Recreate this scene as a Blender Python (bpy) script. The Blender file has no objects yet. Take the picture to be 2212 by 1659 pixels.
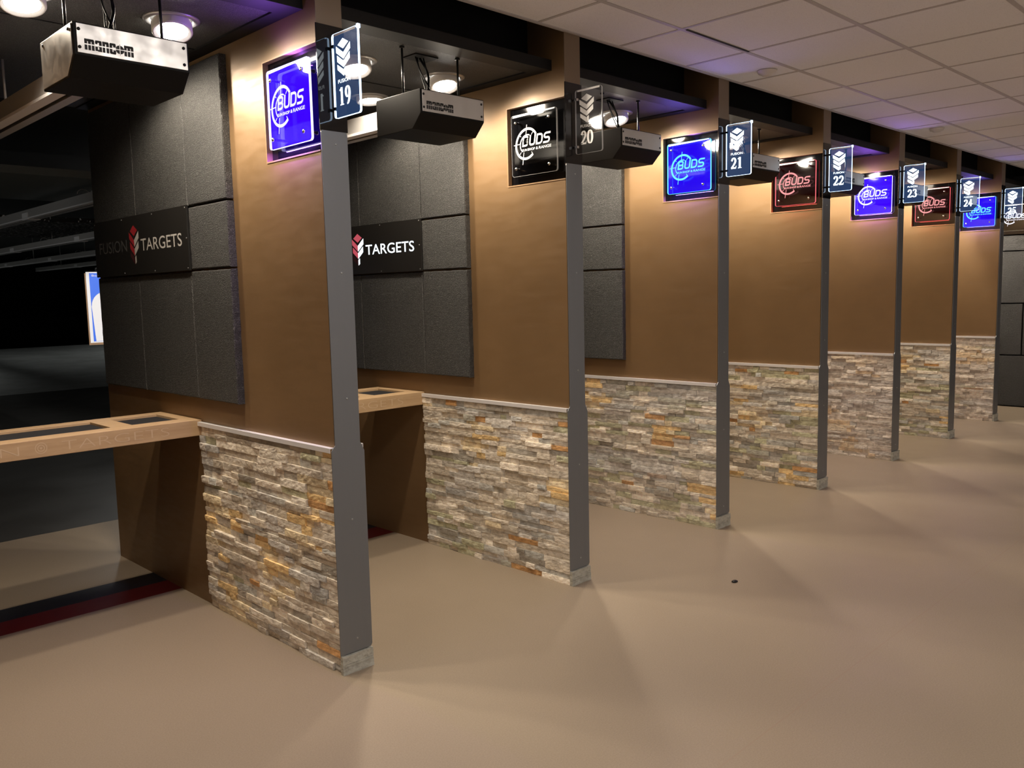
import bpy, bmesh, math, random
from mathutils import Vector, Matrix, noise
random.seed(7)
S = bpy.context.scene
COL = S.collection
PI = math.pi

# ------------------------------------------------------------------ camera
W = 1.4724; T = 0.1215; SV = 0.0146; ZC = 0.9765; ZT = 2.264; ZM = 0.0835; D = 1.223
HC = 2.925            # corridor ceiling
SC = 2.752            # stall ceiling
WEND = 2.50           # far end of each partition
XE = 10.31            # end wall
yaw, pit, rol = 0.7889692, -0.1068128, -0.02296172
fw = Vector((math.cos(yaw)*math.cos(pit), math.sin(yaw)*math.cos(pit), math.sin(pit)))
r0 = Vector((math.sin(yaw), -math.cos(yaw), 0)); u0 = r0.cross(fw)
c_, s_ = math.cos(rol), math.sin(rol)
rr = c_*r0 + s_*u0; uu = -s_*r0 + c_*u0
cd = bpy.data.cameras.new('camera'); cam = bpy.data.objects.new('camera', cd); COL.objects.link(cam)
M4 = Matrix((rr, uu, -fw)).transposed().to_4x4(); M4.translation = Vector((-1.92966, -2.99559, 1.6))
cam.matrix_world = M4
cd.sensor_width = 36; cd.lens = 1840.94/2212*36; cd.clip_start = 0.05; cd.clip_end = 200
S.camera = cam
# ------------------------------------------------------------------ world, exposure
w = bpy.data.worlds.new('World'); S.world = w; w.use_nodes = True
w.node_tree.nodes['Background'].inputs[0].default_value = (0.5, 0.55, 0.6, 1)
w.node_tree.nodes['Background'].inputs[1].default_value = 0.01
S.view_settings.view_transform = 'Standard'; S.view_settings.look = 'None'
S.view_settings.gamma = 1; S.view_settings.use_curve_mapping = False
S.view_settings.exposure = 0.18
S.cycles.use_denoising = True
S.cycles.sample_clamp_indirect = 4
S.cycles.max_bounces = 8
LAMP_W = 52.0        # each stall downlight
UNSEEN_PANEL_W = 18.0       # each unseen corridor panel light
RANGE_W = 90.0

def area(name, loc, sx, sy, power, color, rot=(0, 0, 0)):
    l = bpy.data.lights.new(name, 'AREA'); l.shape = 'RECTANGLE'; l.size = sx; l.size_y = sy
    l.energy = power; l.color = color
    o = bpy.data.objects.new(name, l); o.location = loc; o.rotation_euler = rot; COL.objects.link(o); return o

def spot(name, loc, power, color, size, blend, rad, aim=Vector((0, 0, -1))):
    l = bpy.data.lights.new(name, 'SPOT'); l.energy = power; l.color = color
    l.spot_size = math.radians(size); l.spot_blend = blend; l.shadow_soft_size = rad
    o = bpy.data.objects.new(name, l); o.location = loc
    o.rotation_euler = aim.to_track_quat('-Z', 'Y').to_euler(); COL.objects.link(o); return o

# unseen panel lights added to fill the corridor (behind and right of the camera; their frames are built below)
UNSEEN_PANELS = [(x, y) for x in (-4.0, -0.8, 2.4, 5.6, 8.8) for y in (-4.25,)] + [(-0.1, -1.55)]  # last one inferred from the reflection in a carrier plate
for i, (x, y) in enumerate(UNSEEN_PANELS):
    area('unseen_panel_light', (x, y, HC-0.02), 1.2, 0.6, UNSEEN_PANEL_W*(1 if y < -2 else 1.3), (1.0, 0.93, 0.87))
# unseen lights added far downrange to brighten berm and floor
for x in (0.3, 10.0):
    spot('unseen_range_light', (x, 20.0, 2.9), RANGE_W*4.5, (0.97, 1.0, 0.96), 150, 0.6, 0.1)
for x in (2.2, 6.0):  # unseen overhead pair added between the baffles to light the rails
    spot('unseen_range_light', (x, 7.45, 2.9), RANGE_W*0.7, (1.0, 0.98, 0.92), 160, 0.6, 0.1)

for y in (5.3, 9.5):  # unseen side spots added to light rail sides and baffle undersides
    spot('unseen_range_light', (-5.7, y, 1.75), RANGE_W*1.3, (1.0, 0.99, 0.94), 70, 0.7, 0.08, Vector((1, 0.42, 0.13)))

# ------------------------------------------------------------------ materials
def mat(name, col=(0.5, 0.5, 0.5), rough=0.5, metal=0.0, spec=0.5):
    m = bpy.data.materials.new(name); m.use_nodes = True
    b = m.node_tree.nodes['Principled BSDF']
    b.inputs['Base Color'].default_value = (*col, 1); b.inputs['Roughness'].default_value = rough
    b.inputs['Metallic'].default_value = metal
    b.inputs['Specular IOR Level'].default_value = spec
    return m
def N(m, t, **k):
    n = m.node_tree.nodes.new(t)
    for a, v in k.items(): setattr(n, a, v)
    return n
def L(m, a, b): m.node_tree.links.new(a, b)
def bsdf(m): return m.node_tree.nodes['Principled BSDF']
def coords(m, scale=(1, 1, 1), kind='Object'):
    tc = N(m, 'ShaderNodeTexCoord'); mp = N(m, 'ShaderNodeMapping'); mp.inputs['Scale'].default_value = scale
    L(m, tc.outputs[kind], mp.inputs['Vector']); return mp.outputs[0]
def nz(m, vec, scale, detail=4, rough=0.5):
    n = N(m, 'ShaderNodeTexNoise'); n.inputs['Scale'].default_value = scale
    n.inputs['Detail'].default_value = detail; n.inputs['Roughness'].default_value = rough
    L(m, vec, n.inputs['Vector']); return n.outputs['Fac']
def ramp(m, fac, stops):
    r = N(m, 'ShaderNodeValToRGB'); e = r.color_ramp.elements
    while len(e) < len(stops): e.new(0.5)
    for i, (p, c) in enumerate(stops): e[i].position = p; e[i].color = (*c, 1) if len(c) == 3 else c
    L(m, fac, r.inputs[0]); return r.outputs[0]
def bump(m, h, strength, dist=0.01, prev=None):
    b = N(m, 'ShaderNodeBump'); b.inputs['Strength'].default_value = strength; b.inputs['Distance'].default_value = dist
    L(m, h, b.inputs['Height'])
    if prev: L(m, prev, b.inputs['Normal'])
    return b.outputs[0]
def emis(name, col, s):
    m = bpy.data.materials.new(name); m.use_nodes = True; nt = m.node_tree; nt.nodes.clear()
    e = nt.nodes.new('ShaderNodeEmission'); e.inputs[0].default_value = (*col, 1); e.inputs[1].default_value = s
    o = nt.nodes.new('ShaderNodeOutputMaterial'); nt.links.new(e.outputs[0], o.inputs[0]); return m

# bronze painted partition face
BROWN = mat('bronze_paint', (0.245, 0.148, 0.07), 0.42, 0.25)
v = coords(BROWN)
L(BROWN, ramp(BROWN, nz(BROWN, v, 1.6, 3), [(0.3, (0.205, 0.126, 0.060)), (0.7, (0.255, 0.157, 0.075))]), bsdf(BROWN).inputs['Base Color'])
L(BROWN, ramp(BROWN, nz(BROWN, coords(BROWN, (3, 3, 14)), 2.0, 4), [(0.3, (0.34,)*3), (0.7, (0.5,)*3)]), bsdf(BROWN).inputs['Roughness'])
b1 = bump(BROWN, nz(BROWN, coords(BROWN, (3, 3, 1)), 60, 3), 0.12, 0.002)
L(BROWN, bump(BROWN, nz(BROWN, v, 500, 2), 0.15, 0.001, b1), bsdf(BROWN).inputs['Normal'])
BROWN_END = mat('bronze_paint_edge', (0.20, 0.145, 0.095), 0.5, 0.1)
L(BROWN_END, bump(BROWN_END, nz(BROWN_END, coords(BROWN_END), 300, 3), 0.15, 0.001), bsdf(BROWN_END).inputs['Normal'])

def foam(name, base, lift):
    m = mat(name, base, 0.5, 0.0, 0.7)
    v = coords(m)
    n1 = nz(m, v, 380, 3, 0.7)
    vo = N(m, 'ShaderNodeTexVoronoi'); vo.inputs['Scale'].default_value = 210; L(m, v, vo.inputs['Vector'])
    big = nz(m, v, 45, 5, 0.7)
    c = ramp(m, n1, [(0.38, tuple(x*0.3 for x in base)), (0.54, base), (0.60, tuple(min(1, x*lift*0.6) for x in base)), (0.66, tuple(min(1, x*lift*2) for x in base))])  # bright specks are granule highlights painted into the base colour
    L(m, c, bsdf(m).inputs['Base Color'])
    b = bump(m, vo.outputs['Distance'], 0.9, 0.004)
    b = bump(m, n1, 0.9, 0.004, b)
    L(m, bump(m, big, 0.55, 0.006, b), bsdf(m).inputs['Normal'])
    return m
FOAM = foam('black_acoustic_foam', (0.011, 0.0108, 0.0102), 11)
FOAM_C = foam('black_acoustic_ceiling', (0.022, 0.021, 0.019), 6)
FOAM_E = foam('charcoal_acoustic_block', (0.032, 0.032, 0.033), 1.5)
STEEL = mat('brushed_grey_metal', (0.20, 0.21, 0.225), 0.42, 0.5)
L(STEEL, ramp(STEEL, nz(STEEL, coords(STEEL, (6, 6, 0.6)), 5, 4), [(0.3, (0.36,)*3), (0.7, (0.47,)*3)]), bsdf(STEEL).inputs['Roughness'])
ALU = mat('satin_aluminium', (0.82, 0.81, 0.82), 0.42, 0.25)
PLATE = mat('stainless_plate', (0.60, 0.59, 0.57), 0.36, 0.75)
L(PLATE, ramp(PLATE, nz(PLATE, coords(PLATE), 18, 5), [(0.3, (0.28,)*3), (0.75, (0.48,)*3)]), bsdf(PLATE).inputs['Roughness'])
BOXM = mat('black_powder_coat', (0.005, 0.005, 0.005), 0.55, 0, 0.18)
L(BOXM, bump(BOXM, nz(BOXM, coords(BOXM), 700, 2), 0.2, 0.001), bsdf(BOXM).inputs['Normal'])
BLACK = mat('matt_black_paint', (0.006, 0.006, 0.006), 0.8, 0, 0.2)
BLACKTRIM = mat('black_trim_paint', (0.008, 0.008, 0.008), 0.6, 0, 0.25)
GLOSSB = mat('black_gloss_acrylic', (0.004, 0.004, 0.005), 0.06, 0, 0.6)
CHROME = mat('chrome', (0.8, 0.8, 0.8), 0.12, 1.0)
SCREW = mat('dark_screw', (0.02, 0.02, 0.02), 0.4, 0.6)
SCREWS = mat('steel_screw', (0.45, 0.47, 0.48), 0.3, 0.9)
INK = mat('black_lettering', (0.008, 0.008, 0.008), 0.6)
SPLATE = mat('satin_black_sign_face', (0.013, 0.012, 0.011), 0.38)
WOOD = mat('birch_plywood', (0.50, 0.32, 0.16), 0.5)
v = coords(WOOD, (1, 9, 9))
L(WOOD, ramp(WOOD, nz(WOOD, v, 4, 6, 0.6), [(0.3, (0.44, 0.29, 0.155)), (0.7, (0.56, 0.39, 0.225))]), bsdf(WOOD).inputs['Base Color'])
ENGR = mat('routed_lettering', (0.60, 0.45, 0.29), 0.6)
MATT = mat('rubber_mat', (0.012, 0.012, 0.014), 0.8)
L(MATT, bump(MATT, nz(MATT, coords(MATT), 400, 2), 0.4, 0.002), bsdf(MATT).inputs['Normal'])
LAMPW = mat('lamp_white_enamel', (0.75, 0.73, 0.70), 0.3)
LAMPG = mat('lamp_grey_baffle', (0.35, 0.34, 0.33), 0.35, 0.5)
LAMP_E = emis('lamp_lens', (1.0, 0.95, 0.88), 25)
TILE = mat('ceiling_tile', (0.8, 0.79, 0.82), 0.9)
v = coords(TILE)
L(TILE, ramp(TILE, nz(TILE, v, 260, 2), [(0.28, (0.72, 0.71, 0.74)), (0.45, (0.86, 0.85, 0.88))]), bsdf(TILE).inputs['Base Color'])
L(TILE, bump(TILE, nz(TILE, v, 220, 3), 0.35, 0.003), bsdf(TILE).inputs['Normal'])
TBAR = mat('ceiling_grid_metal', (0.5, 0.47, 0.47), 0.6)
GAP = mat('ceiling_gap_shadow_board', (0.05, 0.045, 0.045), 0.9)
PLAST = mat('white_plastic', (0.7, 0.66, 0.62), 0.4)
RAILM = mat('galvanised_rail', (0.48, 0.47, 0.46), 0.42, 0.45)
FROST = mat('frosted_engraving', (0.85, 0.85, 0.85), 0.6)
PAPER = mat('target_paper_white', (0.80, 0.80, 0.80), 0.6)
PBLUE = mat('target_print_blue', (0.008, 0.13, 0.80), 0.5)
CARD = mat('brown_cardboard', (0.28, 0.17, 0.09), 0.8)
RED = mat('sign_red', (0.30, 0.018, 0.025), 0.45)
SGREY = mat('sign_white_vinyl', (0.42, 0.41, 0.39), 0.45)
SGREYD = mat('sign_dim_vinyl', (0.07, 0.07, 0.072), 0.45)
SDARKR = mat('sign_dark_red_vinyl', (0.05, 0.012, 0.014), 0.45)
DARKBAND = mat('range_dark_panel', (0.115, 0.14, 0.15), 0.7)
RANGEWALL = mat('range_dark_wall', (0.016, 0.017, 0.018), 0.9)
SPECK = mat('spray_speckled_panel', (0.01, 0.01, 0.01), 0.8)
v = coords(SPECK, (1, 1.6, 1)); n_ = nz(SPECK, v, 22, 2, 0.4)
L(SPECK, ramp(SPECK, n_, [(0.62, (0.010, 0.010, 0.010)), (0.66, (0.9, 0.9, 0.9))]), bsdf(SPECK).inputs['Base Color'])

# floor: beige epoxy, red and black firing line bands, dark range slab beyond
FLOOR = mat('beige_epoxy_floor', (0.40, 0.29, 0.20), 0.38, 0, 0.35)
tc = N(FLOOR, 'ShaderNodeTexCoord'); ov = tc.outputs['Object']
base = ramp(FLOOR, nz(FLOOR, ov, 0.7, 4, 0.5), [(0.3, (0.305, 0.243, 0.176)), (0.7, (0.335, 0.268, 0.197))])
fine = nz(FLOOR, ov, 170, 3)
mx = N(FLOOR, 'ShaderNodeMixRGB', blend_type='MULTIPLY'); mx.inputs[0].default_value = 1
L(FLOOR, base, mx.inputs[1]); L(FLOOR, ramp(FLOOR, fine, [(0.3, (0.90,)*3), (0.7, (1.06,)*3)]), mx.inputs[2])
sep = N(FLOOR, 'ShaderNodeSeparateXYZ'); L(FLOOR, ov, sep.inputs[0])
wob = N(FLOOR, 'ShaderNodeMath', operation='MULTIPLY_ADD'); L(FLOOR, nz(FLOOR, ov, 3, 2), wob.inputs[0]); wob.inputs[1].default_value = 0.03; L(FLOOR, sep.outputs['Y'], wob.inputs[2])
def band(val, lo, hi):
    a = N(FLOOR, 'ShaderNodeMath', operation='GREATER_THAN'); L(FLOOR, val, a.inputs[0]); a.inputs[1].default_value = lo
    b = N(FLOOR, 'ShaderNodeMath', operation='LESS_THAN'); L(FLOOR, val, b.inputs[0]); b.inputs[1].default_value = hi
    c = N(FLOOR, 'ShaderNodeMath', operation='MULTIPLY'); L(FLOOR, a.outputs[0], c.inputs[0]); L(FLOOR, b.outputs[0], c.inputs[1]); return c.outputs[0]
cur = mx.outputs[0]
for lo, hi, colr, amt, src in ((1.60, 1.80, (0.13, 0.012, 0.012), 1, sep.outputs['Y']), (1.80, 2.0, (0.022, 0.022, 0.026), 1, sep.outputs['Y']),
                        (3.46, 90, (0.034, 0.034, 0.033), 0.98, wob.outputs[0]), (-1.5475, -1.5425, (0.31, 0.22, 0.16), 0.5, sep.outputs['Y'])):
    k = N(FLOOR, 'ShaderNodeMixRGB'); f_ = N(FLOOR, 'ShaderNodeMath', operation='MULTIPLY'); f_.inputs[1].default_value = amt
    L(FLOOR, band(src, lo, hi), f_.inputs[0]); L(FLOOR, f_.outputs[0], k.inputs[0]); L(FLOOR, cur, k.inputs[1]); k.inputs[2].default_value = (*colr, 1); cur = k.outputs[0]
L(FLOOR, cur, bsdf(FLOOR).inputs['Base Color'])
L(FLOOR, ramp(FLOOR, nz(FLOOR, ov, 1.1, 3), [(0.3, (0.36,)*3), (0.7, (0.50,)*3)]), bsdf(FLOOR).inputs['Roughness'])
L(FLOOR, bump(FLOOR, fine, 0.12, 0.002), bsdf(FLOOR).inputs['Normal'])

# stacked ledger stone (per-stone colour attribute plus veins)
STONE = mat('split_quartzite', (0.5, 0.45, 0.38), 0.55, 0, 0.45)
va = N(STONE, 'ShaderNodeVertexColor'); va.layer_name = 'col'
v = coords(STONE); vein = nz(STONE, coords(STONE, (1, 1, 1.8)), 24, 6, 0.65)
m1 = N(STONE, 'ShaderNodeMixRGB', blend_type='MULTIPLY'); m1.inputs[0].default_value = 1
L(STONE, va.outputs['Color'], m1.inputs[1])
L(STONE, ramp(STONE, vein, [(0.25, (0.50, 0.47, 0.44)), (0.5, (0.96, 0.95, 0.93)), (0.75, (1.3, 1.3, 1.28))]), m1.inputs[2])
L(STONE, m1.outputs[0], bsdf(STONE).inputs['Base Color'])
b = bump(STONE, nz(STONE, coords(STONE, (1, 1, 1.5)), 30, 5, 0.6), 0.75, 0.009)
L(STONE, bump(STONE, nz(STONE, v, 260, 3), 0.4, 0.002, b), bsdf(STONE).inputs['Normal'])

def acrylic(name, glow, s, tint=(0.93, 0.95, 0.97)):
    m = bpy.data.materials.new(name); m.use_nodes = True; nt = m.node_tree; nt.nodes.clear()
    tr = nt.nodes.new('ShaderNodeBsdfTransparent'); tr.inputs[0].default_value = (*tint, 1)
    gl = nt.nodes.new('ShaderNodeBsdfGlossy'); gl.inputs['Roughness'].default_value = 0.04
    fr = nt.nodes.new('ShaderNodeFresnel'); fr.inputs[0].default_value = 1.45
    mi = nt.nodes.new('ShaderNodeMixShader'); nt.links.new(fr.outputs[0], mi.inputs[0]); nt.links.new(tr.outputs[0], mi.inputs[1]); nt.links.new(gl.outputs[0], mi.inputs[2])
    o = nt.nodes.new('ShaderNodeOutputMaterial')
    if s > 0:
        e = nt.nodes.new('ShaderNodeEmission'); e.inputs[0].default_value = (*glow, 1); e.inputs[1].default_value = s
        ad = nt.nodes.new('ShaderNodeAddShader'); nt.links.new(mi.outputs[0], ad.inputs[0]); nt.links.new(e.outputs[0], ad.inputs[1]); nt.links.new(ad.outputs[0], o.inputs[0])
    else: nt.links.new(mi.outputs[0], o.inputs[0])
    return m

# ------------------------------------------------------------------ mesh builder
class MB:
    def __init__(s): s.v = []; s.f = []; s.c = []; s.sm = []
    def quad(s, a, b, c, d): i = len(s.v); s.v += [a, b, c, d]; s.f.append((i, i+1, i+2, i+3))
    def box(s, x0, x1, y0, y1, z0, z1):
        i = len(s.v)
        s.v += [(x, y, z) for z in (z0, z1) for y in (y0, y1) for x in (x0, x1)]
        for q in ((0, 2, 3, 1), (4, 5, 7, 6), (0, 1, 5, 4), (2, 6, 7, 3), (0, 4, 6, 2), (1, 3, 7, 5)): s.f.append(tuple(i+k for k in q))
        return s
    def prism(s, poly, frame, h):           # poly in (u,v), extruded along n
        O, U, V, Nn = frame; i = len(s.v); n = len(poly)
        area2 = sum(poly[k][0]*poly[(k+1) % n][1]-poly[(k+1) % n][0]*poly[k][1] for k in range(n))
        if area2 < 0: poly = poly[::-1]
        for t in (0, h):
            for (a, b) in poly: s.v.append(tuple(O+U*a+V*b+Nn*t))
        s.f.append(tuple(i+n+k for k in range(n))); s.f.append(tuple(i+n-1-k for k in range(n)))
        for k in range(n): q = (k+1) % n; s.f.append((i+k, i+q, i+n+q, i+n+k))
        return s
    def tube(s, pts, r, seg=10, cap=True):
        pts = [Vector(p) for p in pts]; rings = []
        rs = r if isinstance(r, (list, tuple)) else [r]*len(pts)
        for k, p in enumerate(pts):
            d = (pts[min(k+1, len(pts)-1)]-pts[max(k-1, 0)]).normalized()
            a = d.orthogonal().normalized() if k == 0 else (rings[-1][1]-d*rings[-1][1].dot(d)).normalized()
            b = d.cross(a); i = len(s.v)
            for j in range(seg): t = 2*PI*j/seg; s.v.append(tuple(p+(a*math.cos(t)+b*math.sin(t))*rs[k]))
            rings.append((i, a))
        for (i, _), (q, _) in zip(rings, rings[1:]):
            for j in range(seg): n = (j+1) % seg; s.f.append((i+j, i+n, q+n, q+j)); s.sm.append(len(s.f)-1)
        if cap:
            s.f.append(tuple(rings[0][0]+seg-1-j for j in range(seg))); s.f.append(tuple(rings[-1][0]+j for j in range(seg)))
        return s
    def lathe(s, prof, frame, seg=32):       # prof (r,h) about n
        O, U, V, Nn = frame; rings = []
        for r, h in prof:
            rings.append(len(s.v))
            for j in range(seg): t = 2*PI*j/seg; s.v.append(tuple(O+(U*math.cos(t)+V*math.sin(t))*r+Nn*h))
        for i, q in zip(rings, rings[1:]):
            for j in range(seg): n = (j+1) % seg; s.f.append((i+j, i+n, q+n, q+j)); s.sm.append(len(s.f)-1)
        return s
    def mesh(s, name, m):
        me = bpy.data.meshes.new(name); me.from_pydata([tuple(p) for p in s.v], [], s.f); me.materials.append(m)
        for k in s.sm: me.polygons[k].use_smooth = True
        me.update(); return me

def obj(name, data, m=None, parent=None, bevel=0, kind=None, label=None):
    me = data.mesh(name, m) if isinstance(data, MB) else data
    o = bpy.data.objects.new(name, me); COL.objects.link(o)
    if parent is not None: o.parent = parent
    if bevel:
        b = o.modifiers.new('bevel', 'BEVEL'); b.width = bevel; b.segments = 2; b.limit_method = 'ANGLE'
    if kind: o['kind'] = kind
    if label: o['label'] = label
    return o
def thing(name, loc, label, cat, group=None):
    o = bpy.data.objects.new(name, None); o.empty_display_size = 0.05; COL.objects.link(o); o.location = loc
    o['label'] = label; o['category'] = cat
    if group: o['group'] = group
    return o
def copy_tree(o, loc, label):
    r = o.copy(); COL.objects.link(r); r.location = loc; r['label'] = label
    for ch in list(o.children):
        c = ch.copy(); COL.objects.link(c); c.parent = r
        for g in list(ch.children): d = g.copy(); COL.objects.link(d); d.parent = c
    return r
X_, Y_, Z_ = Vector((1, 0, 0)), Vector((0, 1, 0)), Vector((0, 0, 1))
def FX(x, y, z): return (Vector((x, y, z)), -Y_, Z_, -X_)     # plane facing -X, reading direction -Y
def FY(x, y, z): return (Vector((x, y, z)), X_, Z_, -Y_)      # plane facing -Y, reading direction +X

# ---- 2D shapes: strokes
def stroke(mb, frame, pts, wd, lift=0.0, thin=None, closed=False, shear=0.0):
    O, U, V, Nn = frame
    P = []
    for a, b in pts:
        q = Vector((a, b))
        if not P or (q-P[-1]).length > 1e-5: P.append(q)
    if closed: P = P+[P[0], P[1]]
    L_, R_ = [], []
    n = len(P)
    for i, p in enumerate(P):
        d0 = (P[i]-P[i-1]).normalized() if i else None
        d1 = (P[i+1]-P[i]).normalized() if i < n-1 else None
        if closed and i == 0: d0 = (P[0]-P[n-3]).normalized()
        if d0 is None: d0 = d1
        if d1 is None: d1 = d0
        t = (d0+d1); t = t.normalized() if t.length > 1e-6 else d1
        nn = Vector((-t.y, t.x)); sc = 1/max(0.45, nn.dot(Vector((-d1.y, d1.x))))
        wv = wd if thin is None else thin+(wd-thin)*abs(t.y)**1.5
        L_.append(p+nn*wv/2*sc); R_.append(p-nn*wv/2*sc)
    def w3(q): return tuple(O+U*(q.x+shear*q.y)+V*q.y+Nn*lift)
    rng = range(n-1) if not closed else range(n-2)
    for i in rng: mb.quad(w3(R_[i]), w3(R_[i+1]), w3(L_[i+1]), w3(L_[i]))
def poly2(mb, frame, pts, lift=0.0, shear=0.0):
    O, U, V, Nn = frame
    n = len(pts); a2 = sum(pts[k][0]*pts[(k+1) % n][1]-pts[(k+1) % n][0]*pts[k][1] for k in range(n))
    if a2 < 0: pts = pts[::-1]
    i = len(mb.v); mb.v += [tuple(O+U*(a+shear*b)+V*b+Nn*lift) for a, b in pts]; mb.f.append(tuple(range(i, i+n)))
def arc(cx, cy, rx, ry, a0, a1, n=16): return [(cx+rx*math.cos(math.radians(a0+(a1-a0)*i/n)), cy+ry*math.sin(math.radians(a0+(a1-a0)*i/n))) for i in range(n+1)]
_tc = {}
def text(mb, frame, s, u, v, height, width=None, lift=0.0, shear=0.0, bold=0.0, space=1.0):
    key = (s, bold, space)
    if key not in _tc:
        cu = bpy.data.curves.new('t', 'FONT'); cu.body = s; cu.size = 1; cu.resolution_u = 4; cu.offset = bold; cu.space_character = space
        o = bpy.data.objects.new('t', cu); COL.objects.link(o)
        dg = bpy.context.evaluated_depsgraph_get(); dg.update()
        me = bpy.data.meshes.new_from_object(o.evaluated_get(dg))
        _tc[key] = ([tuple(p.co) for p in me.vertices], [tuple(p.vertices) for p in me.polygons])
        bpy.data.objects.remove(o); bpy.data.curves.remove(cu); bpy.data.meshes.remove(me)
    vs, fs = _tc[key]
    x0 = min(p[0] for p in vs); x1 = max(p[0] for p in vs); y0 = min(p[1] for p in vs); y1 = max(p[1] for p in vs)
    sy = height/(y1-y0); sx = width/(x1-x0) if width else sy
    O, U, V, Nn = frame; i = len(mb.v)
    for p in vs:
        a = u+(p[0]-x0)*sx; b = (p[1]-y0)*sy; mb.v.append(tuple(O+U*(a+shear*b)+V*(v+b)+Nn*lift))
    for f in fs: mb.f.append(tuple(i+k for k in f))
    return u+(x1-x0)*sx
def digit(mb, fr, ch, u, v, w_, h, lift):
    th, tn = w_*0.34, w_*0.09
    def P(pts): return [(u+a*w_, v+b*h) for a, b in pts]
    def st(pts, t=th, n=tn, closed=False): stroke(mb, fr, P(pts), t, lift, n, closed)
    if ch == '0': st(arc(0.5, 0.5, 0.36, 0.47, 0, 345, 26), closed=True)
    if ch == '1':
        st([(0.52, 0.0), (0.52, 0.5), (0.52, 1.0)]); st([(0.18, 0.84), (0.52, 0.97)], th*0.5, tn*1.3); poly2(mb, fr, P([(0.2, 0), (0.84, 0), (0.84, 0.05), (0.2, 0.05)]), lift)
    if ch == '2':
        st([(0.12, 0.72)]+arc(0.48, 0.70, 0.30, 0.27, 160, -30, 14)+[(0.45, 0.3), (0.08, 0.06)], th*0.95, tn*1.6)
        poly2(mb, fr, P([(0.05, 0), (0.9, 0), (0.97, 0.25), (0.9, 0.25), (0.82, 0.13), (0.05, 0.13)]), lift)
    if ch == '3':
        st(arc(0.45, 0.76, 0.28, 0.21, 165, -80, 14), th*0.9, tn*1.3); st(arc(0.42, 0.29, 0.36, 0.27, 85, -160, 18), th, tn*1.3)
    if ch == '4':
        st([(0.60, 0.0), (0.60, 0.5), (0.60, 1.0)]); st([(0.60, 0.97), (0.08, 0.33)], tn*1.6, tn*1.6); poly2(mb, fr, P([(0.03, 0.25), (0.97, 0.25), (0.97, 0.37), (0.03, 0.37)]), lift)
    if ch == '5':
        poly2(mb, fr, P([(0.24, 0.86), (0.85, 0.86), (0.93, 1.0), (0.24, 1.0)]), lift); st([(0.28, 0.95), (0.17, 0.55)], tn*1.6, tn*1.2)
        st([(0.17, 0.56)]+arc(0.42, 0.32, 0.36, 0.30, 80, -150, 16), th, tn*1.4)
    if ch == '9':
        st(arc(0.48, 0.68, 0.30, 0.29, 0, 345, 22), closed=True); st(arc(0.30, 0.62, 0.50, 0.62, 8, -85, 14), th, tn)
def rr(x0, y0, x1, y1, r, a=None):
    pts = []
    for cx, cy, s0 in ((x1-r, y1-r, 0), (x0+r, y1-r, 90), (x0+r, y0+r, 180), (x1-r, y0+r, 270)): pts += arc(cx, cy, r, r, s0, s0+90, 4)
    return pts

# ------------------------------------------------------------------ setting
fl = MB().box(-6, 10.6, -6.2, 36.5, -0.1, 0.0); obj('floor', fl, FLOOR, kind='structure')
# corridor ceiling
def sbox(name, m, *b, parent=None, bevel=0): return obj(name, MB().box(*b), m, parent, bevel, 'structure' if parent is None else None)
ceil = sbox('ceiling', TILE, -6, 10.6, -6.2, 0.0, HC, HC+0.05)
g = MB(); PT = 0.6445
y = -0.415
while y > -6: g.box(-6, 10.5, y-0.012, y+0.012, HC-0.003, HC+0.001); y -= PT
g.box(-6, 10.5, -0.02, 0.0, HC-0.006, HC+0.06)
x = 1.272-PT*11
while x < 10.4: g.box(x-0.010, x+0.010, -6.1, -0.01, HC-0.0025, HC+0.001); x += PT
obj('ceiling_grid', g, TBAR, ceil)
obj('tile_gap', MB().box(1.94, 2.56, -0.437, -0.427, HC-0.006, HC-0.002), GAP, ceil)
sbox('wall_back', TILE, -6.1, 10.6, -6.3, -6.2, 0, 3.0)
sbox('wall_left', BROWN, -6.2, -6.0, -6.3, 0.1, 0, 3.0)
sbox('wall_front', BROWN, -6.2, -W, 0.0, T, 0, 3.3)
sbox('wall_partition', BROWN, -W, -W+T, T, WEND, 0, 3.3)
for (x, y) in UNSEEN_PANELS:  # frames for the panel lights out of view
    f = MB(); f.box(x-0.62, x+0.62, y-0.32, y-0.30, HC-0.015, HC+0.002); f.box(x-0.62, x+0.62, y+0.30, y+0.32, HC-0.015, HC+0.002)
    f.box(x-0.62, x-0.60, y-0.3, y+0.3, HC-0.015, HC+0.002); f.box(x+0.60, x+0.62, y-0.3, y+0.3, HC-0.015, HC+0.002)
    obj('unseen_panel_frame', f, LAMPW, ceil)

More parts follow.
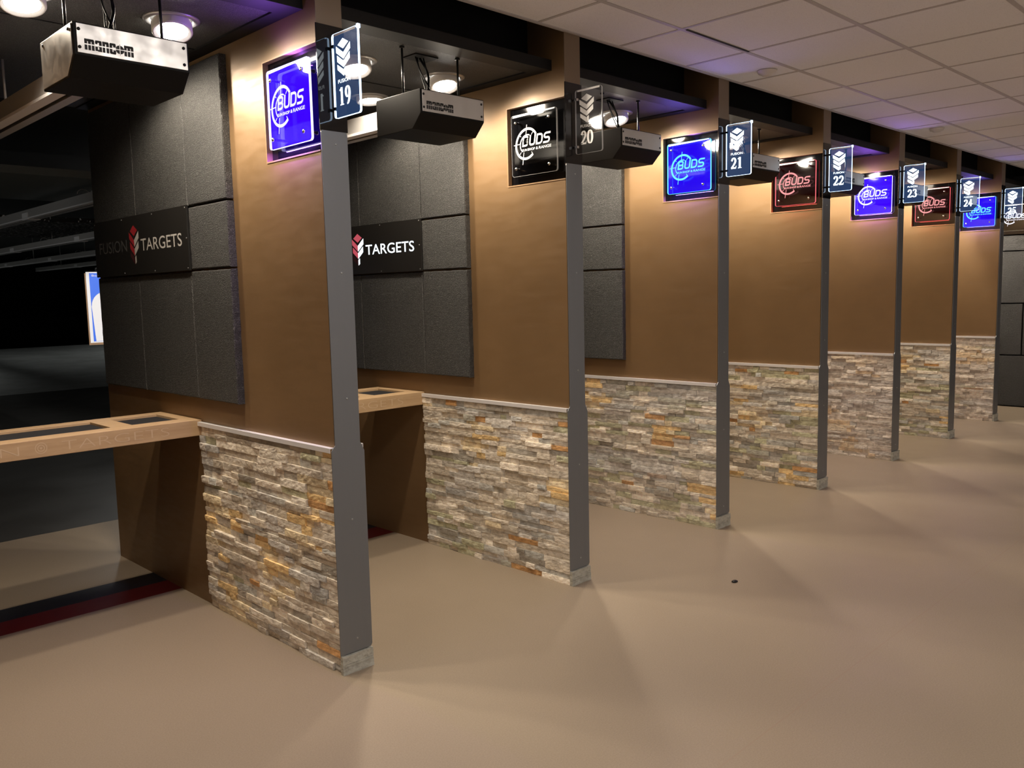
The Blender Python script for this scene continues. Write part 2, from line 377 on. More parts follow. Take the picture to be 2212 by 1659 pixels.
# end wall clad in acoustic blocks
we = sbox('wall_right', BLACK, XE, XE+0.2, -6.3, 36.5, 0, 3.4)
rows = [(0.012, 0.655, 0), (0.667, 1.312, 1), (1.324, 1.970, 0), (1.982, 2.625, 1), (2.637, 2.90, 0)]
for z0, z1, o_ in rows:
    y = -4.25 + (0.665 if o_ else 0)
    y0 = 0.095-1.33*5-(0 if o_ else 0.665)
    while y0 < 4:
        y1 = y0+1.318
        if y1 > -1.4:
            if z0 > 1.9 and z0 < 2.63:
                # leave the recess of the lit sign free
                if y0 < 0.43 and y1 > -0.02:
                    obj('foam_block', MB().box(XE-0.08, XE, y0, y1, z0, 2.17), FOAM_E, we, 0.006)
                    if y1 > 0.45: obj('foam_block', MB().box(XE-0.08, XE, 0.45, y1, 2.18, z1), FOAM_E, we, 0.006)
                    if y0 < -0.04: obj('foam_block', MB().box(XE-0.08, XE, y0, -0.03, 2.18, z1), FOAM_E, we, 0.006)
                    y0 += 1.33; continue
            obj('foam_block', MB().box(XE-0.08, XE, y0, y1, z0, z1), FOAM_E, we, 0.006)
        y0 += 1.33

# range shell
sbox('wall_far', RANGEWALL, -8, 11, 34.5, 34.8, 0, 4)
LOWP = mat('range_far_panel', (0.05, 0.054, 0.055), 0.8)
obj('far_panel', MB().box(-6, 10.2, 34.3, 34.5, 0.2, 1.05), LOWP, bpy.data.objects['wall_far'])
sbox('wall_range', RANGEWALL, -6.2, -6.0, 0.1, 36, 0, 4)
sbox('ceiling', RANGEWALL, -6.2, 10.6, WEND+0.1, 36, 3.15, 3.25)
sbox('ceiling', BLACK, -6.2, 10.6, 0.0, WEND+0.1, 3.3, 3.35)
RAMP = mat('granulated_rubber_berm', (0.16, 0.165, 0.16), 0.85)
L(RAMP, ramp(RAMP, nz(RAMP, coords(RAMP), 1.5, 8, 0.7), [(0.3, (0.12, 0.125, 0.12)), (0.7, (0.20, 0.205, 0.20))]), bsdf(RAMP).inputs['Base Color'])
o = obj('bullet_trap_berm', MB().prism([(13.9, 0.002), (24, 0.002), (24, 0.35)], (Vector((-6, 0, 0)), Y_, Z_, X_), 16.2), RAMP); o['kind'] = 'structure'
def single(o, label, cat, group=None, kind=None):
    o['label'] = label; o['category'] = cat
    if group: o['group'] = group
    if kind: o['kind'] = kind
    return o
bf = obj('ceiling_baffle', MB().box(-5.9, 10.2, 4.42, 6.25, 2.60, 2.66), DARKBAND)
single(bf, 'smooth dark grey ceiling baffle hanging across the range, nearest the stalls', 'baffle')
for x in (-3, 0, 3, 6, 9): obj('baffle_hanger', MB().tube([(x, 5.3, 2.66), (x, 5.3, 3.15)], 0.02, 8), RAILM, bf)
bf2 = obj('ceiling_baffle', MB().box(-5.9, 10.2, 8.9, 11.9, 2.63, 2.69), SPECK)
single(bf2, 'black ceiling baffle with white speckles, farther down the range', 'baffle')
for x in (-3, 0, 3, 6, 9): obj('baffle_hanger', MB().tube([(x, 10.3, 2.69), (x, 10.3, 3.15)], 0.02, 8), RAILM, bf2)

# ------------------------------------------------------------------ stall ceilings and headers
for k in range(-1, 7):
    xa = k*W+T; xb = (k+1)*W
    if k == 6: xb = XE-0.001
    c = sbox('ceiling', FOAM_C, xa+0.07, xb-0.07, 0.20, WEND, SC, SC+0.05)
    # seam lines of the ceiling board are thin battens
    obj('ceiling_seam', MB().box(xa+0.07, xb-0.07, 0.908, 0.913, SC-0.003, SC+0.001), BLACK, c)
    t = MB(); t.box(xa, xa+0.07, 0.085, WEND, SC-0.008, SC+0.045); t.box(xb-0.07, xb, 0.085, WEND, SC-0.008, SC+0.045)
    t.box(xa+0.07, xb-0.07, 0.085, 0.20, SC-0.008, SC+0.045)
    obj('trim_%d' % (2*(k+2)-1), t, BLACKTRIM, kind='structure')
    h = MB(); h.box(xa, xb, 0.255, 0.285, SC+0.045, 3.3)
    obj('trim_%d' % (2*(k+2)), h, BLACK, kind='structure')

# ------------------------------------------------------------------ partitions
NZ0, NZ1, NY1, ND = 2.18, 2.605, 0.425, 0.03      # sign recess
def panel_mb():
    m = MB()
    m.box(0, T, 0, WEND, 0, NZ0); m.box(0, T, 0, WEND, NZ1, 3.3)
    m.box(0, T, NY1, WEND, NZ0, NZ1); m.box(ND, T, 0, NY1, NZ0, NZ1)
    return m
PAN = panel_mb().mesh('wall_panel', BROWN)
ec = MB().box(0.0, T, -0.004, 0, ZT-0.01, HC); END = ec.mesh('end_face', BROWN_END)
rc = MB(); e = 0.006                                # lip round the recess
rc.box(-0.003, ND, NY1-e, NY1, NZ0, NZ1); rc.box(-0.003, ND, 0, NY1-e, NZ0, NZ0+e); rc.box(-0.003, ND, 0, NY1-e, NZ1-e, NZ1)
LIP = mat('recess_edge_band', (0.34, 0.21, 0.11), 0.4)
REC = rc.mesh('recess_edge', LIP)
BCK = MB().box(ND-0.006, ND-0.0005, 0.0, NY1-e, NZ0+e, NZ1-e).mesh('recess_back', GLOSSB)
def post_mesh():
    a = SV+0.006; m = MB(); fr = (Vector((0, -0.004, 0)), X_, Z_, -Y_)
    p = [(0.008-a, ZM), (T+a-0.008, ZM), (T+a, ZM+0.012), (T+a, ZC-0.028), (T+0.0015, ZC+0.01), (T+0.0015, ZT-0.012), (T-0.004, ZT), (0.004, ZT), (-0.0015, ZT-0.012), (-0.0015, ZC+0.01), (-a, ZC-0.012), (-a, ZM)]
    p[0] = (-a, ZM); p.pop()
    m.prism(p, fr, 0.004); return m.mesh('end_plate', STEEL)
POST = post_mesh()
def screw_mb(frame, r=0.0045, h=0.002): return MB().lathe([(r, 0), (r, h*0.6), (r*0.7, h), (0.0008, h*0.8)], frame, 12)
SCR = [screw_mb(FY(0.066, -0.008, z)).mesh('screw', SCREWS) for z in (2.211, 1.696, 1.177, 0.662, 0.141)]
tb = MB().box(-SV-0.010, 0, 0.0, D+0.002, ZC-0.003, ZC); tb.box(-SV-0.010, -SV-0.007, 0, D+0.002, ZC-0.020, ZC-0.003)
CAP = tb.mesh('cap_trim', ALU)
tb = MB().box(T, T+SV+0.006, 0.0, D, ZC-0.003, ZC); tb.box(T+SV+0.003, T+SV+0.006, 0, D, ZC-0.018, ZC-0.003)
CAP2 = tb.mesh('cap_trim', ALU)

def stone_mesh(seed, warm, green, pink, side=1, name='stone_veneer'):
    rd = random.Random(seed); V = []; F = []; C = []
    z = 0.0; top = ZC-0.004; off = Vector((seed*3.1, seed*1.7, 0))
    rws = []
    while z < top-0.012:
        h = rd.choice([0.020, 0.025, 0.029, 0.031, 0.034, 0.038]);
        if top-(z+h) < 0.016: h = top-z
        rws.append((z, z+h)); z += h
    for (z0, z1) in rws:
        y = 0.0
        while y < D-0.01:
            l = rd.uniform(0.06, 0.25)*(1 if rd.random() < 0.7 else 0.6)
            if D-(y+l) < 0.04: l = D-y
            y1 = y+l
            pr = rd.choice([rd.uniform(0.004, 0.009), rd.uniform(0.009, 0.016), rd.uniform(0.015, 0.023)]) if y > 0.001 else rd.uniform(0.006, 0.014)
            n1 = noise.noise(Vector((y*2.2, z0*2.2, 0))+off); n2 = noise.noise(Vector((y*3, z0*4, 5))+off)
            base = Vector((0.47, 0.43, 0.37))
            q = rd.random()
            if n1 > 0.22-warm*0.12 and q < 0.62: base = Vector((0.55, 0.40, 0.20)) if q < 0.25 else Vector((0.53, 0.45, 0.31))
            elif q < 0.12: base = Vector((0.62, 0.57, 0.49))
            elif q < 0.22: base = Vector((0.29, 0.27, 0.235))
            elif q < 0.34: base = Vector((0.36, 0.36, 0.34))
            elif q < 0.34+0.25*green: base = Vector((0.35, 0.345, 0.24))
            elif q < 0.62: base = Vector((0.42, 0.375, 0.31))
            if rd.random() < 0.014: base = Vector((0.40, 0.23, 0.10))
            if n2 < -0.25: base = base.lerp(Vector((0.34, 0.34, 0.34)), 0.6)
            base = base.lerp(Vector((0.47, 0.43, 0.42)), pink)*rd.uniform(1.4, 2.0)
            nx, nzz = max(3, int(l/0.022)), 3
            i0 = len(V)
            tilt = rd.uniform(-0.003, 0.003); tz = rd.uniform(-0.003, 0.004)
            for b in range(nzz+1):
                for a in range(nx+1):
                    fa, fb = a/nx, b/nzz
                    yy = y+0.0006+(l-0.0012)*fa; zz = z0+0.0005+(z1-z0-0.001)*fb
                    edge = (a in (0, nx)) + (b in (0, nzz))
                    p = pr+tilt*(fa-0.5)+tz*(fb-0.5)+rd.uniform(-0.0011, 0.0011)-edge*0.0006
                    p = max(0.002, p)
                    if 0 < a < nx and b in (0, nzz): zz += rd.uniform(-0.0006, 0.0006)*(1 if b else -1)
                    V.append((-p if side == 1 else T+p, yy, max(0.0, zz)))
            def qf(a, b, c, d):
                F.append((a, b, c, d) if side == -1 else (d, c, b, a)); C.append(tuple(base))
            for b in range(nzz):
                for a in range(nx):
                    i = i0+b*(nx+1)+a; qf(i, i+1, i+nx+2, i+nx+1)
            # rim back to the wall
            rim = [i0+a for a in range(nx+1)]+[i0+b*(nx+1)+nx for b in range(1, nzz+1)]+[i0+nzz*(nx+1)+a for a in range(nx-1, -1, -1)]+[i0+b*(nx+1) for b in range(nzz-1, 0, -1)]
            j0 = len(V)
            for r_ in rim: V.append((0.0 if side == 1 else T, V[r_][1], V[r_][2]))
            n = len(rim)
            for t in range(n): u = (t+1) % n; qf(rim[u], rim[t], j0+t, j0+u)
            y = y1
    me = bpy.data.meshes.new(name); me.from_pydata(V, [], F); me.materials.append(STONE)
    ca = me.color_attributes.new('col', 'FLOAT_COLOR', 'CORNER')
    for p, c in zip(me.polygons, C):
        for li in p.loop_indices: ca.data[li].color = (*c, 1)
    me.update(); return me
def base_stone(seed):
    rd = random.Random(seed); m = MB(); a = SV+0.003; c = []
    z = 0.0
    for h in (ZM*0.52, ZM*0.48-0.002):
        i = len(m.v); n = 5
        for b in (0, 1):
            for k in range(n+1): m.v.append((-a+(T+2*a)*k/n, -0.016-rd.uniform(0, 0.005), z+h*b-0.0008*b))
        for b in (0, 1):
            for k in range(n+1): m.v.append((-a+(T+2*a)*k/n, 0.0, z+h*b-0.0008*b))
        w_ = n+1
        for k in range(n):
            m.f += [(i+k, i+k+1, i+w_+k+1, i+w_+k), (i+w_+k, i+w_+k+1, i+3*w_+k+1, i+3*w_+k), (i+2*w_+k, i+2*w_+k+1, i+k+1, i+k)]
        m.f += [(i, i+w_, i+3*w_, i+2*w_), (i+n, i+2*w_+n, i+3*w_+n, i+w_+n)]
        z += h
    me = m.mesh('base_stone', STONE); ca = me.color_attributes.new('col', 'FLOAT_COLOR', 'CORNER')
    for d in ca.data: d.color = (0.47, 0.47, 0.42, 1)
    return me
# acoustic foam cladding: columns x rows
FB = 0.036
FP = [(0.748, 1.155, 2.062, 2.708), (1.159, 1.80, 2.062, 2.708), (1.804, 2.43, 2.062, 2.708),
      (0.748, 1.158, 1.750, 2.052), (0.748, 1.158, 1.105, 1.740), (1.162, 1.81, 1.105, 1.740), (1.814, 2.43, 1.105, 1.740)]
def foam_mesh(y0, y1, z0, z1, sd):
    m = MB(); rd = random.Random(sd); ny = max(2, int((y1-y0)/0.02)); nz_ = max(2, int((z1-z0)/0.02))
    g = {}
    for b in range(nz_+1):
        for a in range(ny+1):
            ed = (a in (0, ny)) or (b in (0, nz_)); ea = (a in (1, ny-1)); eb = (b in (1, nz_-1))
            yy = y0+(y1-y0)*a/ny; zz = z0+(z1-z0)*b/nz_
            if a == 1: yy = y0+0.005
            if a == ny-1: yy = y1-0.005
            if b == 1: zz = z0+0.005
            if b == nz_-1: zz = z1-0.005
            r = noise.noise(Vector((a*0.7, b*0.7, sd)))*0.0012
            x = -FB+(0.004 if ed else 0)+r
            g[a, b] = len(m.v); m.v.append((x, yy+(rd.uniform(-.0015, .0015) if ed else 0), zz+(rd.uniform(-.0015, .0015) if ed else 0)))
    for b in range(nz_):
        for a in range(ny): m.f.append((g[a, b], g[a, b+1], g[a+1, b+1], g[a+1, b]))
    rim = [g[a, 0] for a in range(ny+1)]+[g[ny, b] for b in range(1, nz_+1)]+[g[a, nz_] for a in range(ny-1, -1, -1)]+[g[0, b] for b in range(nz_-1, 0, -1)]
    j = len(m.v)
    for r in rim: m.v.append((-0.0005, m.v[r][1], m.v[r][2]))
    n = len(rim)
    for t in range(n): u = (t+1) % n; m.f.append((rim[t], rim[u], j+u, j+t))
    return m.mesh('foam_panel', FOAM)
FMESH = [foam_mesh(*p, i) for i, p in enumerate(FP)]
FBACK = MB().box(-0.030, -0.0005, 1.165, 2.40, 1.755, 2.048).mesh('foam_panel', FOAM)
STONES = [stone_mesh(11+k, (1.0, 0.0, -0.3, 0.7, 0.2, 0.0, -0.8)[k], (0.1, 0.3, 0.9, 0.9, 0.1, 0.9, 0.3)[k], (0.0, 0.0, 0.05, 0.0, 0.45, 0.0, 0.4)[k]) for k in range(7)]
STONER = stone_mesh(40, 0, 0.3, 0.1, -1)
DESC = ['nearest brown partition wall, beside the stall sign numbered 19', 'brown partition wall carrying the unlit clear number 20 blade, second from the front',
        'brown partition wall behind the number 21 blade, third from the front', 'brown partition wall behind the number 22 blade, with ochre toned stone base',
        'brown partition wall behind the number 23 blade, with pinkish grey stone base', 'brown partition wall behind the number 24 blade, sixth from the front',
        'farthest brown partition wall, behind the number 25 blade, next to the end wall']
for k in range(7):
    P = thing('stall_partition', (k*W, 0, 0), DESC[k], 'partition wall', 'stall partition walls')
    obj('wall_panel', PAN, parent=P); obj('end_face', END, parent=P)
    obj('recess_edge', REC, parent=P); obj('recess_back', BCK, parent=P)
    obj('end_plate', POST, parent=P, bevel=0.0008, label='grey brushed metal end plate')
    for sm in SCR: obj('screw', sm, parent=P)
    obj('stone_veneer', STONES[k], parent=P, label='stacked ledger stone cladding'); obj('stone_veneer', STONER, parent=P)
    obj('base_stone', base_stone(k+5), parent=P)
    obj('cap_trim', CAP, parent=P, label='silver trim strip'); obj('cap_trim', CAP2, parent=P)
    if k < 3:
        for fm in FMESH: obj('foam_panel', fm, parent=P, label='black rough acoustic foam block')
        obj('foam_panel', FBACK, parent=P)

# ------------------------------------------------------------------ long sign with two words, one on each partition
def logo(mb_a, mb_b, mb_c, fr, cu, cv, w_, h, lift, last=True):
    # diamond over chevrons; a = diamond and left arms, b = right arms
    hw = w_/2; t = h*0.168; g = h*0.07; sl = h*0.20
    def D_(mb, pts): poly2(mb, fr, [(cu+a, cv+b) for a, b in pts], lift)
    D_(mb_a, [(0, h), (hw*0.76, h-sl*0.66), (0, h-2*sl*0.66), (-hw*0.76, h-sl*0.66)])
    y = h-sl*0.62-g*0.4
    for i in range(3):
        f = (1, 0.9, 0.55)[i]; e = hw*f
        s2 = sl*1.05*f
        D_(mb_a if i < 2 else mb_c, [(-e, y), (0, y-s2), (0, y-s2-t), (-e, y-t)] if i < 2 else [(-hw*0.9, y), (0, y-s2*1.5), (0, y-s2*1.5-t), (-hw*0.9, y-t*0.8)])
        D_(mb_b, [(0.0, y-s2), (e, y), (e, y-t), (0, y-s2-t)] if i < 2 else [(0.02*hw, y-s2*1.3), (hw*0.28, y-s2*0.9), (hw*0.28, y-s2*0.9-t), (0.02*hw, y-s2*1.3-t)])
        y -= t+g
WLIT = emis('lit_white_lettering', (0.82, 0.93, 1.0), 2.0)
RLIT = emis('lit_red_lettering', (0.75, 0.12, 0.16), 0.6)
SX = -0.048
def word_sign(k, lit, label):
    S_ = thing('wall_sign', (k*W, 1.65, 1.90), label, 'sign', 'black word signs on the foam')
    def rel(m): return m
    o = (-1.65, -1.90)
    body = MB().box(SX, -0.038, 1.148-1.65, 2.415-1.65, 1.746-1.90, 2.066-1.90)
    obj('sign_panel', body, SPLATE, S_, 0.001)
    fr = (Vector((SX, 0, 0)), -Y_, Z_, -X_); U = lambda y: -(y-1.65)
    a, b, c, d = MB(), MB(), MB(), MB()
    text(a, fr, 'TARGETS', U(1.729), 1.870-1.90, 0.065, 0.512, 0.0006, 0, 0.004)
    text(d, fr, 'FUSION', U(2.338), 1.877-1.90, 0.065, 0.415, 0.0006, 0, 0.0)
    r_, wv, dk = MB(), MB(), MB()
    logo(r_, wv, dk, fr, U(1.818), 1.792-1.90, 0.130, 0.222, 0.0006)
    obj('word_lettering', a, WLIT if lit else SGREY, S_, label='white lettering TARGETS'); obj('word_lettering', d, WLIT if lit else SGREYD, S_, label='grey lettering FUSION')
    obj('emblem', r_, RLIT if lit else RED, S_, label='red diamond and chevron arms'); obj('emblem', wv, WLIT if lit else SGREY, S_, label='white chevron arms'); obj('emblem', dk, SDARKR, S_)
    for (y, z) in ((1.165, 2.054), (1.165, 1.905), (1.165, 1.758), (1.565, 2.054), (1.565, 1.758), (1.98, 2.054), (1.98, 1.758), (2.395, 2.054), (2.395, 1.758)):
        obj('screw', MB().lathe([(0.004, 0), (0.004, 0.001), (0.001, 0.0018)], (Vector((SX, y-1.65, z-1.90)), -Y_, Z_, -X_), 10), SCREWS, S_)
word_sign(0, False, 'unlit black sign with grey lettering on the foam of the nearest partition')
word_sign(1, True, 'black sign with glowing white lettering on the foam of the second partition')

# ------------------------------------------------------------------ square shop signs in the recesses
CYAN = (0.28, 0.92, 1.0)
STY = {'clear': ((0, 0, 0), 0.0, None, None, FROST), 'blue': ((0.045, 0.0, 1.0), 0.85, (0.55, 0.5, 1.0), 3.0, None), 'cyan': ((0.02, 0.0, 1.0), 0.75, (0.1, 0.55, 1.0), 2.2, None), 'red': ((0.5, 0.0, 0.004), 0.014, (1.0, 0.12, 0.14), 1.8, None)}
EDGEC = bpy.data.materials.new('clear_polished_edge'); EDGEC.use_nodes = True
_b = EDGEC.node_tree.nodes['Principled BSDF']; _b.inputs['Base Color'].default_value = (0.8, 0.82, 0.84, 1); _b.inputs['Roughness'].default_value = 0.15; _b.inputs['Alpha'].default_value = 0.55
LET = {'white': emis('sign_glow_white', (0.9, 0.88, 1), 1.2), 'cyan': emis('sign_glow_cyan', (0.18, 0.88, 1.0), 1.0), 'red': emis('sign_glow_red', (1.0, 0.36, 0.36), 1.0), 'frost': FROST}
GLINT = mat('lamp_glint_white', (0.92, 0.92, 0.92), 0.25)  # white for strips that paint a lamp reflection along sheet tops
SHEET = {}
def acr(style):
    if style not in SHEET:
        g, s, ec, es, _ = STY[style]
        SHEET[style] = (acrylic('acrylic_sheet_'+style, g, s), EDGEC if ec is None else emis('acrylic_edge_'+style, ec, es))
    return SHEET[style]
def buds_graphic(mb, fr):
    # fr origin at sign centre (Y .216, z 2.393); u = -Y
    cY, cZ = 0.216, 2.393
    def U(y): return cY-y
    lf = 0.0008
    # reticle
    rc_ = (U(0.268), 2.396-cZ)
    def ring(r, a0, a1, wd, n=40): stroke(mb, fr, [(p[0]+0.10*(p[1]-rc_[1]), p[1]) for p in arc(rc_[0], rc_[1], r, r, a0, a1, n)], wd, lf)
    ring(0.078, 34, 312, 0.0125, 60)
    ring(0.047, 68, 236, 0.006, 30)
    def bar(y0, z0, y1, z1, wd): stroke(mb, fr, [(U(y0), z0-cZ), (U(y1), z1-cZ)], wd, lf)
    bar(0.2645, 2.496, 0.2715, 2.442, 0.004); bar(0.289, 2.352, 0.299, 2.288, 0.004); bar(0.364, 2.397, 0.310, 2.400, 0.004)
    for an in (50, 135, 225, 308):
        a = math.radians(an); p0 = (rc_[0]+0.058*math.cos(a), rc_[1]+0.058*math.sin(a)); p1 = (rc_[0]+0.074*math.cos(a), rc_[1]+0.074*math.sin(a)); stroke(mb, fr, [p0, p1], 0.0035, lf)
    # word, heavy slanted letters
    h = 0.056; base = 2.382-cZ; x = U(0.302); t = 0.0098
    O, Uv, Vv, Nn = fr
    def lf2(pts, closed=False):
        f2 = (O+Vv*base, Uv, Vv, Nn); stroke(mb, f2, pts, t, lf*1.4, None, closed, 0.16)
    lw = 0.045; r = 0.012
    def box2(x0, y0, x1, y1, rr_=r): return [(x0, y0)]+[(x1-rr_, y0)]+arc(x1-rr_, y0+rr_, rr_, rr_, -90, 0, 4)+arc(x1-rr_, y1-rr_, rr_, rr_, 0, 90, 4)+[(x0, y1)]
    q = t/2
    # B
    lf2([(x+q, 0), (x+q, h)]); lf2(box2(x+q, q, x+lw-q, h*0.5)); lf2(box2(x+q, h*0.5, x+lw-q-0.001, h-q))
    x += lw+0.006
    # U
    lf2([(x+q, h), (x+q, q+r)]+arc(x+q+r, q+r, r, r, 180, 270, 4)+arc(x+lw-q-r, q+r, r, r, 270, 360, 4)+[(x+lw-q, h)])
    x += lw+0.006
    # D
    lf2([(x+q, 0), (x+q, h)]); lf2(box2(x+q, q, x+lw+0.002-q, h-q, 0.015))
    x += lw+0.008
    # S
    lw = 0.047; m_ = h/2
    lf2([(x, q)]+[(x+lw-q-r, q)]+arc(x+lw-q-r, q+(m_-q)/2, r, (m_-q)/2, -90, 90, 8)+arc(x+q+r, m_+(h-q-m_)/2, r, (h-q-m_)/2, 270, 90, 8)+[(x+lw, h-q)])
    text(mb, fr, 'GUN', U(0.306), 2.3575-cZ, 0.0125, 0.041, lf, 0.1, 0.025); text(mb, fr, 'SHOP', U(0.260), 2.3575-cZ, 0.0130, 0.053, lf, 0.1, 0.025); text(mb, fr, '&', U(0.200), 2.3575-cZ, 0.014, 0.015, lf, 0.1, 0.02); text(mb, fr, 'RANGE', U(0.179), 2.3575-cZ, 0.0145, 0.089, lf, 0.1, 0.015)
SHY0, SHY1, SHZ0, SHZ1 = 0.050, 0.382, 2.230, 2.556
def shop_sign(k, style, letters, label):
    cY, cZ = 0.216, 2.393; xs = -0.008; th = 0.010
    sheet, edge = acr(style)
    X0 = k*W if k < 7 else XE-0.08
    R = thing('shop_sign', (X0, cY, cZ), label, 'sign', 'square edge-lit signs')
    fr0 = (Vector((xs+th, 0, 0)), -Y_, Z_, -X_)
    P = rr(-(SHY1-cY), SHZ0-cZ, cY-SHY0, SHZ1-cZ, 0.014)
    m = MB(); n = len(P)
    poly2(m, fr0, P, th); 
    obj('acrylic_sheet', m, sheet, R)
    # polished rim
    e = MB()
    for i in range(n):
        a, b = P[i], P[(i+1) % n]; O, U, V, Nn = fr0
        p = [O+U*a[0]+V*a[1], O+U*b[0]+V*b[1]]
        e.quad(tuple(p[0]), tuple(p[1]), tuple(p[1]+Nn*th), tuple(p[0]+Nn*th))
    stroke(e, fr0, P, 0.0010, th+0.0004, None, True)
    obj('sheet_rim', e, edge, R)
    tb_ = MB(); fb_ = (Vector((xs, 0, 0)), -Y_, Z_, -X_); poly2(tb_, fb_, [(cY-SHY1+0.012, SHZ1-cZ-0.013), (cY-SHY0-0.012, SHZ1-cZ-0.007), (cY-SHY0-0.012, SHZ1-cZ-0.001), (cY-SHY1+0.012, SHZ1-cZ-0.001)], 0.0009); obj('top_glint', tb_, GLINT, R)  # last strip is the lamp reflection drawn as white colour
    g_ = MB(); fr1 = (Vector((xs-0.0004, 0, 0)), -Y_, Z_, -X_); buds_graphic(g_, fr1)
    obj('sign_lettering', g_, LET[letters], R)
    for y in (0.105, 0.350):
        for z in (2.271, 2.516):
            s_m = MB().lathe([(0.006, -0.030), (0.006, -0.006), (0.0085, -0.006), (0.0085, 0.004), (0.006, 0.006), (0.0005, 0.0062)], (Vector((xs, y-cY, z-cZ)), -Y_, Z_, -X_), 16)
            obj('standoff', s_m, CHROME, R)
    gl = {'blue': ((0.35, 0.12, 1.0), 2.6), 'cyan': ((0.25, 0.15, 1.0), 2.0), 'red': ((1.0, 0.12, 0.08), 0.5)}.get(style)
    if gl and style != 'red': area('sign_led', (X0-0.0125, cY, SHZ1+0.003), 0.005, 0.29, gl[1]*0.75, gl[0], Vector((-0.55, -0.45, 0.7)).to_track_quat('-Z', 'X').to_euler())
    if gl: area('sign_led', (X0-0.0125, cY, SHZ0-0.002), 0.005, 0.29, gl[1], gl[0], (0, math.radians(-4), 0))
    if k == 7:
        bk = MB().box(-0.005, 0.02, 0.0-cY-0.02, 0.42-cY, 2.185-cZ, 2.605-cZ); obj('back_panel', bk, GLOSSB, R)
SG = [(0, 'blue', 'white', 'bright violet-blue lit square sign, largest and nearest, on the partition beside number 19'),
      (1, 'clear', 'frost', 'unlit clear square sign with white lettering, on the partition beside number 20'),
      (2, 'cyan', 'cyan', 'blue lit square sign with cyan lettering, just left of number 21'),
      (3, 'red', 'red', 'red lit square sign just left of number 22, the nearer of the red ones'),
      (4, 'blue', 'white', 'blue lit square sign with white lettering, just left of number 23'),
      (5, 'red', 'red', 'red lit square sign just left of number 24, the farther of the red ones'),
      (6, 'cyan', 'cyan', 'small blue lit square sign with cyan lettering, just left of number 25'),
      (7, 'clear', 'white', 'white lettered square sign on the end wall, at the right edge of the photo')]
for a in SG: shop_sign(*a)

# ------------------------------------------------------------------ stall number blades
BL_E = emis('blade_edge_glow', (0.55, 0.75, 1.0), 4); BL_W = emis('blade_engraving_glow', (0.86, 0.95, 1.0), 2.6)
BL_S = acrylic('blade_acrylic_lit', (0.05, 0.13, 0.34), 0.30); BL_SC = acrylic('blade_acrylic_clear', (0, 0, 0), 0)
def blade(k, num, lit, label):
    R = thing('number_blade', (k*W+T/2, 0, 2.47), label, 'sign', 'stall number signs')
    y0, y1, z0, z1 = -0.024, -0.200, 2.307-2.47, 2.630-2.47
    # mounting plate on the partition end
    pm = MB().box(-T/2-0.005, T/2+0.004, -0.009, -0.0045, 2.262-2.47, 2.672-2.47); obj('mounting_plate', pm, GLOSSB, R)
    th = 0.009; fr = (Vector((th/2, 0, 0)), -Y_, Z_, -X_)
    P = rr(-y0, z0, -y1, z1, 0.012); m = MB(); poly2(m, fr, P, th); obj('acrylic_sheet', m, BL_S if lit else BL_SC, R)
    e = MB(); n = len(P)
    for i in range(n):
        a, b = P[i], P[(i+1) % n]; O, U, V, Nn = fr
        p = [O+U*a[0]+V*a[1], O+U*b[0]+V*b[1]]; e.quad(tuple(p[0]), tuple(p[1]), tuple(p[1]+Nn*th), tuple(p[0]+Nn*th))
    stroke(e, fr, P, 0.0009, th+0.0004, None, True)
    obj('sheet_rim', e, BL_E if lit else EDGEC, R)
    tb_ = MB(); poly2(tb_, (Vector((-th/2, 0, 0)), -Y_, Z_, -X_), [(0.04, z1-0.010), (-y1-0.012, z1-0.010), (-y1-0.012, z1-0.001), (0.04, z1-0.001)], 0.0009); obj('top_glint', tb_, GLINT, R)  # pale strip painted as the reflection along the blade top
    if lit:
        c = MB().box(-0.006, 0.006, y1-0.006, y1+0.004, z1-0.010, z1+0.005); obj('edge_lamp', c, BL_E, R)
    g = MB(); fr1 = (Vector((-th/2-0.0004, 0, 0)), -Y_, Z_, -X_)
    logo(g, g, g, fr1, 0.102, 2.455-2.47, 0.096, 0.148, 0.0006)
    text(g, fr1, 'FUSION', 0.060, 2.437-2.47, 0.014, 0.082, 0.0006, 0, 0.0)
    digit(g, fr1, num[0], 0.060, 2.352-2.47, 0.040, 0.068, 0.0006); digit(g, fr1, num[1], 0.102, 2.352-2.47, 0.040, 0.068, 0.0006)
    obj('engraved_number', g, BL_W if lit else FROST, R)
    for z in (2.585-2.47, 2.345-2.47):
        c = MB().tube([(0, -0.009, z), (0, -0.034, z)], 0.0045, 10); c.box(-0.008, 0.008, -0.036, -0.020, z-0.006, z+0.006); obj('clamp', c, BOXM if lit else CHROME, R)
for k, num, lit, d in [(0, '19', True, 'lit acrylic blade sign with number 19 on the nearest partition end'), (1, '20', False, 'unlit clear acrylic blade sign with number 20'),
                       (2, '21', True, 'lit acrylic blade sign with number 21'), (3, '22', True, 'lit acrylic blade sign with number 22'), (4, '23', True, 'lit acrylic blade sign with number 23'),
                       (5, '24', True, 'lit acrylic blade sign with number 24'), (6, '25', True, 'lit acrylic blade sign with number 25, smallest and farthest')]:
    blade(k, num, lit, d)

